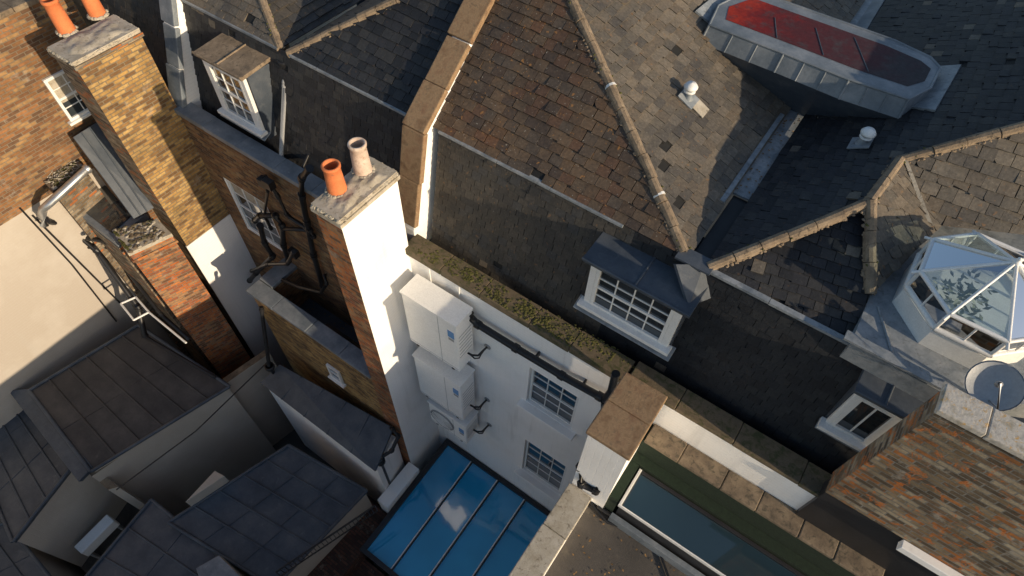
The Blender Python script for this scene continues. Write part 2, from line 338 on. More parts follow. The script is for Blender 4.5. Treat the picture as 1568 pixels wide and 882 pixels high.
def wall_holes(g,o,t,W,H,holes,mat,depth=.12,rmat=None):
    o,t=V(o),V(t).normalized(); up=V((0,0,1)); nn=t.cross(up)
    xs=sorted({0,W}|{x for h in holes for x in (h[0],h[2])}); zs=sorted({0,H}|{z for h in holes for z in (h[1],h[3])})
    for i in range(len(xs)-1):
        for j in range(len(zs)-1):
            cx,cz=(xs[i]+xs[i+1])/2,(zs[j]+zs[j+1])/2
            if any(h[0]<cx<h[2] and h[1]<cz<h[3] for h in holes): continue
            g.face([o+t*xs[i]+up*zs[j],o+t*xs[i+1]+up*zs[j],o+t*xs[i+1]+up*zs[j+1],o+t*xs[i]+up*zs[j+1]],mat)
    for h in holes:
        a_=[o+t*h[0]+up*h[1],o+t*h[2]+up*h[1],o+t*h[2]+up*h[3],o+t*h[0]+up*h[3]]
        for k in range(4): g.face([a_[k-1],a_[k],a_[k]-nn*depth,a_[k-1]-nn*depth],rmat or mat)
        g.face([p-nn*depth for p in a_],rmat or mat)
X=V((1,0,0)); Y=V((0,1,0)); Z=V((0,0,1))
YF=3.93; XS=-4.39
g=G("ground"); g.face([(-300,-300,0),(300,-300,0),(300,300,0),(-300,300,0)],MGR); g.done()
# ================= WHITE HOUSE =================
WH=empty("white_house")
XR=P(1290,768,9).x+.25
g=G("facade",WH)
def fx(u,v): p=RY(u,v,YF); return p.x,p.z
w1=(fx(811,563)[0],fx(806,614)[1],fx(888,606)[0],fx(812,563)[1]); w2=(fx(804,676)[0],fx(799,718)[1],fx(870,712)[0],fx(806,674)[1])
holes=[(q[0]-XS,q[1],q[2]-XS,q[3]) for q in (w1,w2)]
wall_holes(g,(XS,YF,0),X,-.75-XS,8.85,holes,MW,.16,MWS)
wall_holes(g,(-.75,YF,0),X,XR+.75,8.92,[],MW)
g.aab(XS,XR+6,YF+.17,YF+9,0,8.62,MLK); g.face([(XS,YF,8.85),(XR,YF,8.85),(XR,YF+.3,8.85),(XS,YF+.3,8.85)],MST)
g.face([(XS,YF+.3,8.85),(XR,YF+.3,8.85),(XR,YF+.3,8.5),(XS,YF+.3,8.5)],MST); g.done()
for i,q in enumerate((w1,w2)):
    window(WH,"sash_window_%d"%(i+1),(q[0]+.01,YF+.158,q[1]+.01),X,Z,q[2]-q[0]-.02,q[3]-q[1]-.02,3,4,True,.045,back=-.06,sill=False)
    s=G("sill_%d"%(i+1),WH,.006); s.box((q[0]-.1,YF-.14,q[1]-.09),X*(q[2]-q[0]+.2),Y*.25,Z*.08,MWS); s.done()
g=G("parapet_coping",WH,.01); run(g,(XS-.03,YF-.05,8.86),(-.75,YF-.05,8.86),Y*.33,.13,.75,MMT); run(g,(-.72,YF-.02,8.93),(XR,YF-.02,8.93),Y*.33,.07,.8,MMT); g.done()
g=G("moss_on_parapet",WH); moss(g,(XS+.1,YF-.02,8.99),(-1.0,YF-.02,8.99),Y*.24,700,s=.014,spread=.02); moss(g,(XS+.1,YF+.1,8.99),(XR-.2,YF+.1,8.99),Y*.2,260,s=.011)
g.done()
YM=YF+.42
E0=P(668,205,10.6); C1=P(1058,388,10.6)
YE=(E0.y+C1.y)/2
g=G("mansard_slates",WH)
xe=P(1440,600,10.6).x+1.2
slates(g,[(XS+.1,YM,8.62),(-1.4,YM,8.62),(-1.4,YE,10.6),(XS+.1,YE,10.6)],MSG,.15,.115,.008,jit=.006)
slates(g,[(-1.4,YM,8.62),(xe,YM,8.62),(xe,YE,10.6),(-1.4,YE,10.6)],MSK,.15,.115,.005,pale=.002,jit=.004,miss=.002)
g.done()
C1=V((C1.x,YE,10.6))
HD=V((-1,.6,.5))
g=G("upper_roof_slates",WH)
TLx=XS+.0
HE=C1+HD*(C1.x-TLx)
slates(g,[(TLx,YE,10.6),C1,HE],MSB,.165,.135,.014,jit=.011)
n2=V((.5,0,1)).normalized()
slates(g,[C1,C1+Y*7,HE+Y*4.8,HE],MSL,.165,.135,.014,jit=.013)
G1=V((C1.x+.22,YE,10.6)); n3=V((-.6,0,1)).normalized()
P1=RP(1333,308,G1,n3); P2=RP(1380,243,G1,n3); P3=RP(1640,172,G1,n3)
slates(g,[G1,P1,P2,G1+Y*(P2.y-G1.y)],MSD,.15,.12,.010,jit=.009)  # this slope's shade is put into darker slate, here and next line
slates(g,[G1+Y*(P2.y-G1.y),P2,P3,V((P3.x,G1.y+9,P3.z)),G1+Y*9],MSD,.15,.12,.012,jit=.011,pale=.02)
g.face([P3,P3+V((6,0,-3.4)),P3+V((6,8,-3.4)),P3+Y*8],MSD)
e1=V(G1); e2=V((P(1308,522,10.6).x,YE,10.6)); P4=P(1332,452,10.72)
slates(g,[e1,e2,P4,P1],MSD,.15,.12,.009)
q5=P(1440,345,10.9)
slates(g,[P1,P4,q5],MSL,.15,.12,.012); slates(g,[P1,q5,P2],MSL,.15,.12,.012)
q6=P(1620,365,11.1); slates(g,[P2,q5,q6],MSL,.17,.14,.014); slates(g,[P2,q6,P3],MSL,.17,.14,.014)
g.done()
g=G("ridge_tiles",WH)
ridge(g,C1+HD*.06+Z*.01,HE+Z*.01,.06); ridge(g,G1+V((.02,0,.01)),P1,.06); ridge(g,P1,P2,.058); ridge(g,P2,P3,.058); ridge(g,P1+Z*.02,P4+Z*.02,.06)
dd=HD.normalized()
for kk in (.62,1.75): 
    q=C1+HD*kk; ridge(g,q+Z*.012-dd*.02,q+Z*.012+dd*.02,.066,MWP,.1)
g.done()
g=G("lead_flashing",WH)
run(g,(XS+.1,YE-.04,10.58),(-1.55,YE-.04,10.58),Y*.07,.035,.9,MLF,.004); run(g,(-.7,YE-.05,10.575),(e2.x+.2,YE-.05,10.575),Y*.07,.035,.9,MLF,.004)
g.box((C1.x+.02,YE+.1,10.5),X*.2,Y*1.2,Z*.03,MBK); g.box((C1.x-.02,YE+1.3,10.54),X*.3,Y*6,Z*.03,MLF)  # black box paints the shadow at the valley foot; the other is lead
g.box((C1.x-.07,YE+1.0,10.62),X*.06,Y*2,Z*.03,MLF)
g.slab([C1+V((-.12,-.1,.03)),C1+V((.3,-.1,.03)),C1+V((.3,.1,.04)),C1+V((-.12,.1,.04))],.03,MLK)
g.prism([P(1302,528,10.64),P(1330,455,10.64),P(1440,345,10.64),P(1640,330,10.64),P(1700,640,10.64),P(1440,602,10.64)],10.4,10.66,MLF,MLF)
run(g,P(1290,520,10.69),P(1440,598,10.69),Y*.12,.03,.7,MLF,.003)
g.tube([P(1345,470,10.67),P(1372,560,10.67)],.015,MLF,6)
a_=P2+V((.02,-.02,.02)); b_=P(1418,338,10.98); g.slab([a_,b_,b_+X*.07,a_+X*.05],.03,MSP)
tp=[RP(1312,-10,G1,n3),RP(1362,-10,G1,n3),RP(1325,52,G1,n3),RP(1290,40,G1,n3)]; g.slab([p+n3*.035 for p in tp],.02,MLD)
g.done()
def dormer(par,name,ftl,ftr,zt,zb,cols,rows,over=.09,back=1.0,roofm=None,face=None,fr=.09):
    x0,x1,y=ftl.x,ftr.x,(ftl.y+ftr.y)/2
    g=G(name,par,.006)
    g.aab(x0+.01,x1-.01,y+.05,y+back,zb,zt-.002,MSD)
    g.aab(x0,x0+fr,y,y+.06,zb,zt,MWP); g.aab(x1-fr,x1,y,y+.06,zb,zt,MWP); g.aab(x0+fr,x1-fr,y+.002,y+.06,zt-.07,zt,MWP); g.aab(x0-.05,x1+.05,y-.08,y+.06,zb-.06,zb,MWP)
    g.aab(x0-.02,x1+.02,y+.07,y+back,zb-.2,zt-.01,MLK)
    g.slab([(x0-over,y-over,zt+.06),(x1+over,y-over,zt+.06),(x1+over,y+back,zt+.12),(x0-over,y+back,zt+.12)],.06,roofm or MLK)
    g.slab([(x0-over,y-over-.0,zb-.12),(x1+over,y-over,zb-.12),(x1+over,y+.1,zb-.05),(x0-over,y+.1,zb-.05)],.02,MLF)
    g.tube([(x0-over,y-over,zt+.06),(x1+over,y-over,zt+.06)],.018,roofm or MLK)
    xm=(x0+x1)/2; g.tube([(xm,y-over,zt+.065),(xm,y+back,zt+.125)],.014,roofm or MLK)
    g.done()
    window(par,name+"_window",(x0+fr,y+.048,zb+.0),X,Z,x1-x0-2*fr,zt-zb-.07,cols,rows,rows>1,.045,sill=False)
dz=RY(890,462,P(903,400,10.3).y)
dormer(WH,"dormer",P(905,400,10.3),P(1050,472,10.3),10.3,max(dz.z,9.2),4,4)
g=G("dormer_side_lead",WH); a0=P(1055,470,10.34); g.slab([a0,P(1092,455,10.25),P(1078,405,10.62),P(1035,405,10.62)],.04,MLK); g.done()
yd=YM+.1; s1,s2,sb=RY(1314,600,yd),RY(1394,640,yd),RY(1278,655,yd)
dormer(WH,"casement_dormer",s1,s2,s1.z,max(min(sb.z,s1.z-.45),8.85),2,1,.05,.55,MLK,fr=.05)
def party(par,name,x1,th,prof,mtop,mside):
    g=G(name,par,.015)
    for i in range(len(prof)-1):
        A,B=prof[i],prof[i+1]; L=((B[0]-A[0])**2+(B[1]-A[1])**2)**.5; k=max(1,round(L/.62))
        g.raw([(x1-.03,A[0],A[1]-.07),(x1-.03,B[0],B[1]-.07),(x1-.03,B[0],6),(x1-.03,A[0],6),(x1-th+.03,A[0],A[1]-.07),(x1-th+.03,B[0],B[1]-.07),(x1-th+.03,B[0],6),(x1-th+.03,A[0],6)],[(0,1,2,3),(4,5,6,7),(0,3,7,4),(1,2,6,5),(0,1,5,4)],mside)
        for j in range(k):
            a_=V((0,A[0],A[1])).lerp(V((0,B[0],B[1])),j/k+.004); b_=V((0,A[0],A[1])).lerp(V((0,B[0],B[1])),(j+1)/k-.004); jz=random.uniform(-.012,.012); jx=random.uniform(-.015,.015)
            u=V((0,-(b_-a_).z,(b_-a_).y)).normalized()
            g.box(V((x1+jx,a_.y,a_.z+jz))-u*.09,V((-th+random.uniform(-.02,.02),0,0)),b_-a_,u*.09,mtop)
    g.done()
pw=[RX(636,352,XS+.02),RX(648,207,XS+.02),RX(757,-5,XS+.02)]
pr=[(p.y,p.z) for p in pw]; d_=(pr[2][0]-pr[1][0],pr[2][1]-pr[1][1]); pr.append((pr[2][0]+d_[0],pr[2][1]+d_[1]))
party(WH,"party_wall",XS+.02,.36,pr,MSR,MW)
# ================= CHIMNEYS =================
def chimney(name,fr,br,fl,zt,z0,mfront,mright,pots,cap=MSP):
    e=empty(name); x1=(fr.x+br.x)/2; x0=fl.x; y0=(fr.y+fl.y)/2; y1=br.y
    g=G("stack",e,.006); zt2=zt-.1
    vs=[(x0,y0,z0),(x1,y0,z0),(x1,y1,z0),(x0,y1,z0),(x0,y0,zt2),(x1,y0,zt2),(x1,y1,zt2),(x0,y1,zt2)]
    g.raw(vs,[(0,1,5,4),(3,0,4,7),(2,3,7,6),(4,5,6,7)],mfront); g.raw([vs[i] for i in (1,2,6,5)],[(0,1,2,3)],mright)
    g.done()
    g=G("cap",e,.012); 
    g.aab(x0-.03,x1+.03,y0-.03,y1+.03,zt-.17,zt-.11,mfront if mright is not MW else MSP); g.aab(x0-.01,x1+.01,y0-.01,y1+.01,zt-.108,zt-.04,cap)
    N,M_=16,26; vs=[]; ph=[random.uniform(0,6) for _ in range(6)]
    for i in range(N+1):
        for j in range(M_+1):
            a_,b_=i/N,j/M_; ed=min(a_,1-a_,b_,1-b_); wv_=.012*math.sin(a_*9+ph[0])*math.sin(b_*13+ph[1])+.006*math.sin(a_*23+b_*17+ph[2])
            vs.append((x0-.02+(x1-x0+.04)*a_,y0-.02+(y1-y0+.04)*b_,zt-.07+min(ed*4,1)*.06+wv_+random.uniform(-.008,.008)))
    g.raw(vs,[(i*(M_+1)+j,i*(M_+1)+j+1,(i+1)*(M_+1)+j+1,(i+1)*(M_+1)+j) for i in range(N) for j in range(M_)],cap,True)
    for _ in range(60):
        sx=random.choice((0,1,random.random(),random.random())); sy=random.choice((0,1)) if sx not in (0,1) else random.random()
        g.blob((x0+(x1-x0)*sx,y0+(y1-y0)*sy,zt-.08),.04*random.uniform(.4,1.2),.04,.03,cap)
    g.done()
    k=1
    for (px,py,hh,r0,r1,mt) in pots:
        g=G("chimney_pot_%d"%k,e); k+=1
        g.lathe((px,py,zt-.03),[(r0*1.06,0),(r0*1.02,.05),(r0,.1),((r0+r1)/2,hh*.6),(r1,hh*.88),(r1*1.13,hh*.9),(r1*1.16,hh*.97),(r1*1.06,hh),(r1*.86,hh),(r1*.84,hh*.9),(r1*.8,hh*.3)],mt)
        g.lathe((px,py,zt-.03),[(r1*.8,hh*.45),(.001,hh*.45)],MSO)
        for _ in range(40):
            an=random.uniform(0,6.28); g.blob((px+math.cos(an)*r0*1.1,py+math.sin(an)*r0*1.1,zt-.04),.03,.03,.035,cap)
        g.done()
    return (x0,x1,y0,y1)
def potpos(u,v,z): p=P(u,v,z); return p.x,p.y
A=P(515,337,10.5); B=P(605,258,10.5); C=P(481,304,10.5)
p1=potpos(517,291,10.47); p2=potpos(556,262,10.47)
CS=chimney("chimney",A,V((B.x,YF+.02,0)),C,10.5,0,MBR,MW,[(p1[0],p1[1],.42,.115,.10,MTC),(p2[0],p2[1],.46,.115,.10,MTP)])
e=bpy.data.objects["chimney"]; g=G("cap_moss",e); moss(g,(CS[0],CS[2]-.02,10.42),(CS[0],CS[3]-.4,10.42),X*.12,160,s=.02); moss(g,(CS[0],CS[2],10.42),(CS[1]-.1,CS[2],10.42),Y*.12,90,s=.018); g.done()
A=P(103,94,10.5); B=P(203,38,10.5); C=P(76,66,10.5)
p1=potpos(103,47,10.47); p2=potpos(150,22,10.47)
LS=chimney("chimney",A,V((A.x,YF+.02,0)),C,10.5,0,MBD,MBY,[(p1[0],p1[1],.5,.12,.105,MTC),(p2[0],p2[1],.5,.12,.105,MTC)])
e=bpy.data.objects["chimney.001"]; g=G("cap_moss",e); moss(g,(LS[0],LS[2]-.02,10.42),(LS[0],LS[3]-.3,10.42),X*.12,120,s=.02); g.done()
qa=RX(277,374,LS[1]); qb=RX(342,335,LS[1]); g=G("painted_flank",e); g.box((LS[1]-.02,LS[2]-.02,0),X*.035,Y*(YF-LS[2]+.02),Z*min(qa.z,qb.z),MW); g.done()
rc=empty("chimney"); zt=11.4; A=P(1440,627,zt); y0=A.y
g=G("stack",rc,.006); g.aab(A.x,A.x+3,y0,y0+.28,9.25,zt-.07,MBO); g.aab(A.x+.02,A.x+3,y0+.03,y0+.25,7.2,9.25,MDF); g.done()  # dark block below the brick paints the black shadow there
g=G("cap",rc,.012); run(g,(A.x-.02,y0-.02,zt-.07),(A.x+3,y0-.02,zt-.07),Y*.3,.07,.42,MSY); g.done()
g=G("white_string_course",rc,.008); g.aab(A.x+.85,A.x+3,y0-.1,y0,9.14,9.25,MWS); g.done()
# ================= BRICK NEIGHBOUR =================
BH=empty("brick_house")
g=G("facade",BH); t0=LS[1]
wn=(RY(342,272,YF).x,RY(372,345,YF).z,RY(402,300,YF).x,RY(343,272,YF).z)
wall_holes(g,(t0,YF,0),X,CS[0]-t0+.3,8.9,[(wn[0]-t0,wn[1],wn[2]-t0,wn[3])],MB,.12,MWS)
g.aab(t0-.2,XS-.36,YF+.14,YF+9,0,8.62,MLK); g.done()
window(BH,"sash_window_1",(wn[0]+.01,YF+.118,wn[1]+.01),X,Z,wn[2]-wn[0]-.02,wn[3]-wn[1]-.02,3,4,back=-.05,sill=False,blind=.3)
g=G("parapet_coping",BH,.012); run(g,(t0,YF-.06,8.9),(CS[0]+.1,YF-.06,8.9),Y*.3,.1,.8,MLD); g.done()
NC=V((P(440,78,10.6).x,YE,10.6))
g=G("mansard_slates",BH); slates(g,[(t0-.2,YF+.35,8.62),(XS-.3,YF+.35,8.62),(XS-.3,YE,10.6),(t0-.2,YE,10.6)],MSD,.15,.115,.008,pale=.02); g.done()
g=G("upper_roof_slates",BH)
hr=V((1.32,1.0,.8)); k=(XS-.3-NC.x)/1.32
slates(g,[NC,(XS-.3,YE,10.6),(XS-.3,YE+2.6,10.6+2.08),NC+hr*2.6] if k>2.6 else [NC,(XS-.3,YE,10.6),NC+hr*k],MSD,.16,.13)
slates(g,[NC,NC+hr*min(k,2.6),NC+hr*min(k,2.6)+Y*3,NC+Y*5],MSG,.16,.13)
xl2=t0+.1; kk=NC.x-xl2
slates(g,[(xl2,YE,10.6),NC-X*.12,NC-X*.12+HD*(kk-.1)],MSL,.165,.135); slates(g,[NC-X*.12,NC+Y*5,NC-X*.1+HD*kk+Y*3,NC-X*.12+HD*kk],MSG,.165,.135)
g.done()
g=G("ridge_tiles",BH); ridge(g,NC+V((.03,0,0)),NC+hr*min(k,2.6),.06); ridge(g,NC-X*.12,NC-X*.12+HD*kk,.06); g.done()
g=G("lead_flashing",BH); run(g,(t0,YE-.04,10.58),(NC.x-.15,YE-.04,10.58),Y*.1,.035,.9,MLD,.002); run(g,(NC.x+.1,YE-.04,10.58),(XS-.4,YE-.04,10.58),Y*.08,.035,.9,MLF,.002); g.done()
g=G("downpipe",BH)
hp=P(437,98,10.35); g.lathe(hp-Z*.12,[(.03,-.1),(.05,0),(.1,.16),(.1,.2),(.08,.2)],MBK,12); g.tube([hp-Z*.1,V((hp.x,YE-.1,10.1)),V((hp.x,YF+.22,8.9))],.035,MGY,12,True); g.tube([P(505,165,9.6),V((P(505,165,9.6).x,YF+.25,8.9))],.025,MBK)
g.done()
d1=P(304,80,10.35); d2=P(378,110,10.35); db=RY(330,160,d1.y)
dormer(BH,"dormer",d1,V((d2.x,d1.y,0)),10.3,max(9.1,db.z),3,4,.06,.9,MRT)
party(BH,"party_wall",xl2+.02,.34,[(YF+.05,9.0),(YE-.1,10.9),(YE+1.5,10.9+1.2),(YE+3.5,10.9+2.8)],MLD,MW)
g=G("soil_pipes",BH)
yp=YF-.1
def py(u,v,y=yp): return RY(u,v,y)
g.tube([py(474,258),py(462,272),py(462,300),py(470,340),py(480,390),py(495,440)],.05,MBK,12,True)
g.tube([py(390,338),py(398,330),py(422,330),py(432,345),py(434,375),py(442,400)],.05,MBK,12,True)
g.tube([py(398,345,yp-.25),py(405,372,yp-.25),py(418,392,yp-.25),py(392,418,yp-.25),py(382,430,yp-.25)],.05,MBK,12,True)
g.tube([py(405,270),py(425,300),py(440,330),py(470,350)],.035,MBK,10,True)
g.tube([py(410,290),py(405,330),py(415,350)],.03,MBK,10,True)
g.tube([py(432,350),py(475,352),py(480,362)],.04,MBK,10,True)
g.tube([py(385,415,yp-.35),py(410,405,yp-.35),py(440,404,yp-.35),py(450,385,yp-.35)],.035,MBK,10,True)
g.tube([py(425,425,yp-.3),py(460,440,yp-.3),py(492,447,yp-.25),py(500,435,yp-.2),py(497,420,yp-.1)],.04,MBK,10)
for uv_ in ((412,280),(405,278),(450,385)):
    c=py(*uv_); g.box(c,X*.18,Y*-.12,Z*.16,MBK)
g.done()
LW=empty("rear_wing"); ax=-7.98; bx=CS[0]
g=G("brick_wall",LW); g.aab(ax,bx,2.97,3.2,0,5.9,MBY); g.aab(ax,ax+.25,3.2,YF,0,5.9,MB); g.aab(ax+.25,bx,3.2,YF,0,4.8,MLK); g.done()
g=G("coping",LW,.012); run(g,(ax-.05,2.92,5.9),(bx,2.92,5.9),Y*.33,.09,.8,MLD); run(g,(ax-.06,3.26,5.9),(ax-.06,YF,5.9),X*.36,.09,.7,MLD); g.done()
wq=RY(508,560,2.97); window(LW,"small_window",(wq.x-.12,2.965,wq.z-.5),X,Z,.34,.5,1,2,sill=True)
g=G("rooflight_slot",LW); g.box((-6.9,3.3,4.84),X*1.5,Y*.4,Z*.12,MLK); g.box((-6.85,3.35,4.965),X*1.4,Y*.3,Z*.01,MGW); g.done()
g=G("pent_roof",LW,.008)
pts=[P(428,558,4.15),P(602,655,4.15),P(574,722,3.75),P(398,586,3.75)]; g.slab(pts,.07,MLK)
for i in range(1,5): 
    t=i/5; g.tube([pts[0].lerp(pts[1],t)+Z*.01,pts[3].lerp(pts[2],t)+Z*.01],.016,MLK)
g.done()
g=G("white_fascia_wall",LW); fr_=[pts[3]+Y*.08,pts[2]+Y*.08-X*.05,pts[1]-X*.02,pts[0]]; g.prism([V((p.x,p.y,3.66)) for p in fr_],0,3.66,MWS,MWS); g.done()
g=G("rain_hopper",LW); c=P(582,705,3.7); g.lathe(c-Z*.2,[(.03,-.3),(.04,0),(.1,.12),(.1,.22),(.08,.22)],MBK,14); g.tube([c-Z*.5,c-Z*2.5],.035,MBK)
g.tube([P(600,655,4.2),P(610,668,4.0),P(600,690,3.9),P(584,700,3.8)],.04,MBK,10,True); c=P(412,560,4.3); g.lathe(c-Z*.2,[(.03,-.3),(.04,0),(.1,.12),(.1,.2),(.08,.2)],MBK,14); g.tube([c,P(400,470,5.8)],.04,MBK,10,True); g.done()
# ================= FAR-LEFT HOUSE =================
LH=empty("brick_house")
g=G("facade",LH)
x0=-15
wall_holes(g,(x0,YF,0),X,LS[0]-x0+.1,8.9,[],MB,.12,MWS); g.aab(x0,LS[0],YF+.14,YF+8,0,8.7,MLK); g.done()
g=G("parapet_coping",LH,.01); run(g,(x0,YF-.06,8.9),(LS[0],YF-.06,8.9),Y*.3,.1,.8,MLD); g.done()
g=G("mansard_slates",LH); slates(g,[(x0,YF+.35,8.7),(t0-.3,YF+.35,8.7),(t0-.3,YE,10.6),(x0,YE,10.6)],MSG,.15,.12); g.done()
SW=empty("cream_side_house"); zb=RX(0,345,-11.3).z
g=G("cream_render",SW); g.aab(-20,-11.3,-9,YF-.01,0,zb,MCR); g.done()
g=G("brick_upper",SW); g.aab(-11.62,-11.28,-9,YF-.01,zb+.002,10.5,MB); g.aab(-20,-11.62,-9,YF-.01,zb+.002,10.1,MLK); g.done()
g=G("upper_coping",SW,.01); run(g,(-11.66,-9,10.5),(-11.66,YF-.02,10.5),X*.42,.08,.8,MST); g.done()
wa=RX(72,118,-11.28); wb=RX(118,178,-11.28); hgt=max(.7,wa.z-wb.z)
window(SW,"sash_window_1",(-11.275,min(wa.y,YF-.75)-.1,wa.z-hgt),Y,Z,.62,hgt,2,4,blind=.6)
g=G("cable",SW); g.tube([RX(30,318,-11.27),RX(110,405,-11.27),RX(178,492,-11.27)],.018,MBK,6); g.tube([RX(50,330,-11.27),RX(120,400,-11.2),RX(190,470,-11.2)],.02,MBK,6); g.done()
def grow(ps,k): 
    c=sum(ps,V((0,0,0)))/len(ps); return [c+(p-c)*k for p in ps]
c4=[P(168,347,7.3),P(236,330,7.3),P(258,352,7.3),P(192,382,7.3)]
e=empty("chimney")
g=G("stack",e,.006); g.prism([V((p.x,p.y,7.2)) for p in c4],0,7.12,MBR,MST); g.done()
g=G("cap",e,.01); g.prism(grow(c4,1.08),6.95,7.0,MBR,MBR); g.prism(grow(c4,1.03),7.12,7.2,MSP,MSP)
for _ in range(110):
    p=c4[0].lerp(c4[1],random.random()).lerp(c4[3].lerp(c4[2],random.random()),random.random()); g.blob(V((p.x,p.y,7.2)),.04*random.uniform(.4,1.3),.04,.02,random.choice((MSP,MST,MMT,MMT)))
g.done()
g=G("cap_moss",e); moss(g,V((c4[0].x,c4[0].y,7.22)),V((c4[3].x,c4[3].y,7.22)),X*.15,90,s=.02); g.done()
e=empty("lead_clad_wing")
g=G("cladding",e,.006); g.slab([P(112,210,8.5),P(150,186,8.5),P(236,318,7.2),P(205,335,7.2)],.05,MLK)
for t in (.33,.66): g.tube([P(112,210,8.52).lerp(P(150,186,8.52),t),P(205,335,7.22).lerp(P(236,318,7.22),t)],.014,MLK,6)
g.prism([P(112,212,8.4),P(150,188,8.4),P(232,318,7.1),P(206,332,7.1)],0,None,MB,MB); g.done()
hq=[P(97,312,7.0),P(150,268,7.0),P(232,325,7.0),P(178,375,7.0)]
g=G("rooflight",e,.006); g.prism(hq,0,6.9,MBD,MLK); g.prism(grow(hq,.97),6.9,7.05,MLD,MLD); g.prism(grow(hq,.75),7.05,7.07,MDF,MGW); g.done()
g=G("mossy_stub",e,.01); hq=[P(52,262,7.9),P(105,232,7.9),P(125,252,7.9),P(78,290,7.9)]; g.prism(hq,0,7.85,MBD,MST)
for _ in range(220):
    p=hq[0].lerp(hq[1],random.random()).lerp(hq[3].lerp(hq[2],random.random()),random.random()); g.blob(V((p.x,p.y,7.85)),.03*random.uniform(.5,1.5),.03*random.uniform(.5,1.5),.03,random.choice([MMO,MMT,MSP,MMT]))
for _ in range(40):
    p=hq[0].lerp(hq[1],random.random()).lerp(hq[3].lerp(hq[2],random.random()),random.random()); an=random.uniform(0,6.28); g.tube([V((p.x,p.y,7.88)),V((p.x+.12*math.cos(an),p.y+.12*math.sin(an),7.88+random.uniform(0,.06)))],.004,MSP,4)
g.done()
g=G("steel_flue"); g.tube([P(68,345,7.3),P(64,330,7.5),P(66,320,7.7),P(75,312,7.85),P(132,260,7.9)],.07,MMT2,16,False); g.lathe(P(132,260,7.9),[(.075,-.02),(.085,0),(.085,.05)],MMT2,16,axis=(P(132,260,7.9)-P(75,312,7.85))); g.done()
g=G("black_downpipes"); g.tube([P(70,338,7.2),P(100,345,6.6),P(150,385,6.0),P(212,472,5.2),P(222,515,4.6)],.055,MBK,10,True); g.tube([P(120,378,6.),P(175,378,6.2)],.045,MBK,10,True); g.tube([P(135,365,6.5),P(160,370,6.5),P(185,380,6.5)],.04,MBK,10,True); g.tube([P(222,515,4.6),P(330,578,4.2)],.035,MBK,8,True); g.tube([P(180,395,5.6),P(245,480,5.0),P(290,520,4.6)],.04,MBK,8,True)
g.done()
g=G("white_pipe_rack")
for a_,b_ in (((185,465),(205,490)),((205,490),(228,478)),((228,478),(208,455)),((208,455),(185,465)),((228,478),(285,525))): g.tube([P(*a_,5.4),P(*b_,5.4)],.022,MWP,6)
g.done()
# ================= LEFT LOWER ROOFS =================
def leadroof(name,pts,zs,side,mroof,seams,base=0,border=None,cross=0):
    e=empty(name); q=[P(u,v,z) for (u,v),z in zip(pts,zs)]
    g=G("walls",e); g.prism([p-Z*.1 for p in grow(q,.975)],base,None,side,side); g.done()
    g=G("roof",e,.008); g.slab(q,.1,mroof)
    for i in range(1,seams):
        t=i/seams; g.tube([q[0].lerp(q[1],t)+Z*.008,q[3].lerp(q[2],t)+Z*.008],.02,mroof,8)
    for i in range(cross):
        t=(i+1)/(cross+1); a_,b_=q[0].lerp(q[3],t),q[1].lerp(q[2],t)
        for j in range(seams):
            s0=a_.lerp(b_,j/seams); s1=a_.lerp(b_,(j+1)/seams); o_=(q[3]-q[0]).normalized()*random.uniform(-.05,.05); g.tube([s0+o_+Z*.004,s1+o_+Z*.004],.009,mroof,6)
    if border:
        for i in range(4): g.tube([q[i]+Z*.01,q[(i+1)%4]+Z*.01],.035,border,8)
    g.done(); return e,q
e1_,q=leadroof("lead_roof_outbuilding",[(45,598),(212,498),(352,592),(140,722)],[4.3,4.3,3.75,3.75],MCR,MLB,6,0,MLK,1)
g=G("outer_gutter",e1_,.01); g.slab([P(12,598,4.2),P(45,595,4.25),P(142,715,3.78),P(120,738,3.7)],.12,MLK); g.done()
g=G("cable_run",e1_); g.tube([P(178,750,3.64),P(300,660,3.64),P(408,556,3.66)],.015,MBK,6); g.done()
g=G("cream_garden_wall"); a_=P(145,733,3.5); b_=P(415,545,3.5); pd=V((-(b_-a_).y,(b_-a_).x,0)).normalized()*.15; g.prism([a_,b_,b_+pd,a_+pd],0,3.62,MCR,MST); g.done()
e2_,q2=leadroof("lead_flat_roof",[(258,800),(442,682),(562,752),(420,900)],[3.0,3.0,2.75,2.75],MCR,MLK,5,0,MLK,2)
g=G("balustrade"); a_=P(430,882,3.0); b_=P(578,782,3.0); g.tube([a_+Z*.35,b_+Z*.35],.02,MBK,8); g.tube([a_,b_],.015,MBK,8)
for i in range(26): p=a_.lerp(b_,i/25); g.tube([p,p+Z*.35],.009,MBK,6)
g.done()
leadroof("lead_flat_roof",[(-60,640),(30,598),(118,705),(20,830)],[3.6,3.6,3.5,3.5],MCR,MLK,4,0,MLK,2)
e3_,q=leadroof("lead_flat_roof",[(118,900),(232,765),(335,850),(250,960)],[2.9,2.9,2.8,2.8],MCR,MLK,3,0,MLK,1)
e4=empty("cream_outbuilding"); qq=[P(22,800,2.2),P(125,705,2.2),P(205,775,2.2),P(110,880,2.2)]
g=G("yard_wall",e4); g.prism([qq[0],qq[1],qq[1]+V((-.2,.1,0)),qq[0]+V((-.2,.1,0))],0,3.3,MCR,MST); g.prism([qq[1],qq[2],qq[2]+V((.1,.15,0)),qq[1]+V((.1,.15,0))],0,3.3,MCR,MST)
g.prism(qq,0,1.1,MGR,MAS); g.done()
wd=qq[1]-qq[0]; wd.z=0; wn_=V((wd.y,-wd.x,0)).normalized(); window(e4,"window_1",qq[0]+wd*.3+wn_*.01-Z*.3,wd.normalized(),Z,.75,.7,2,2)
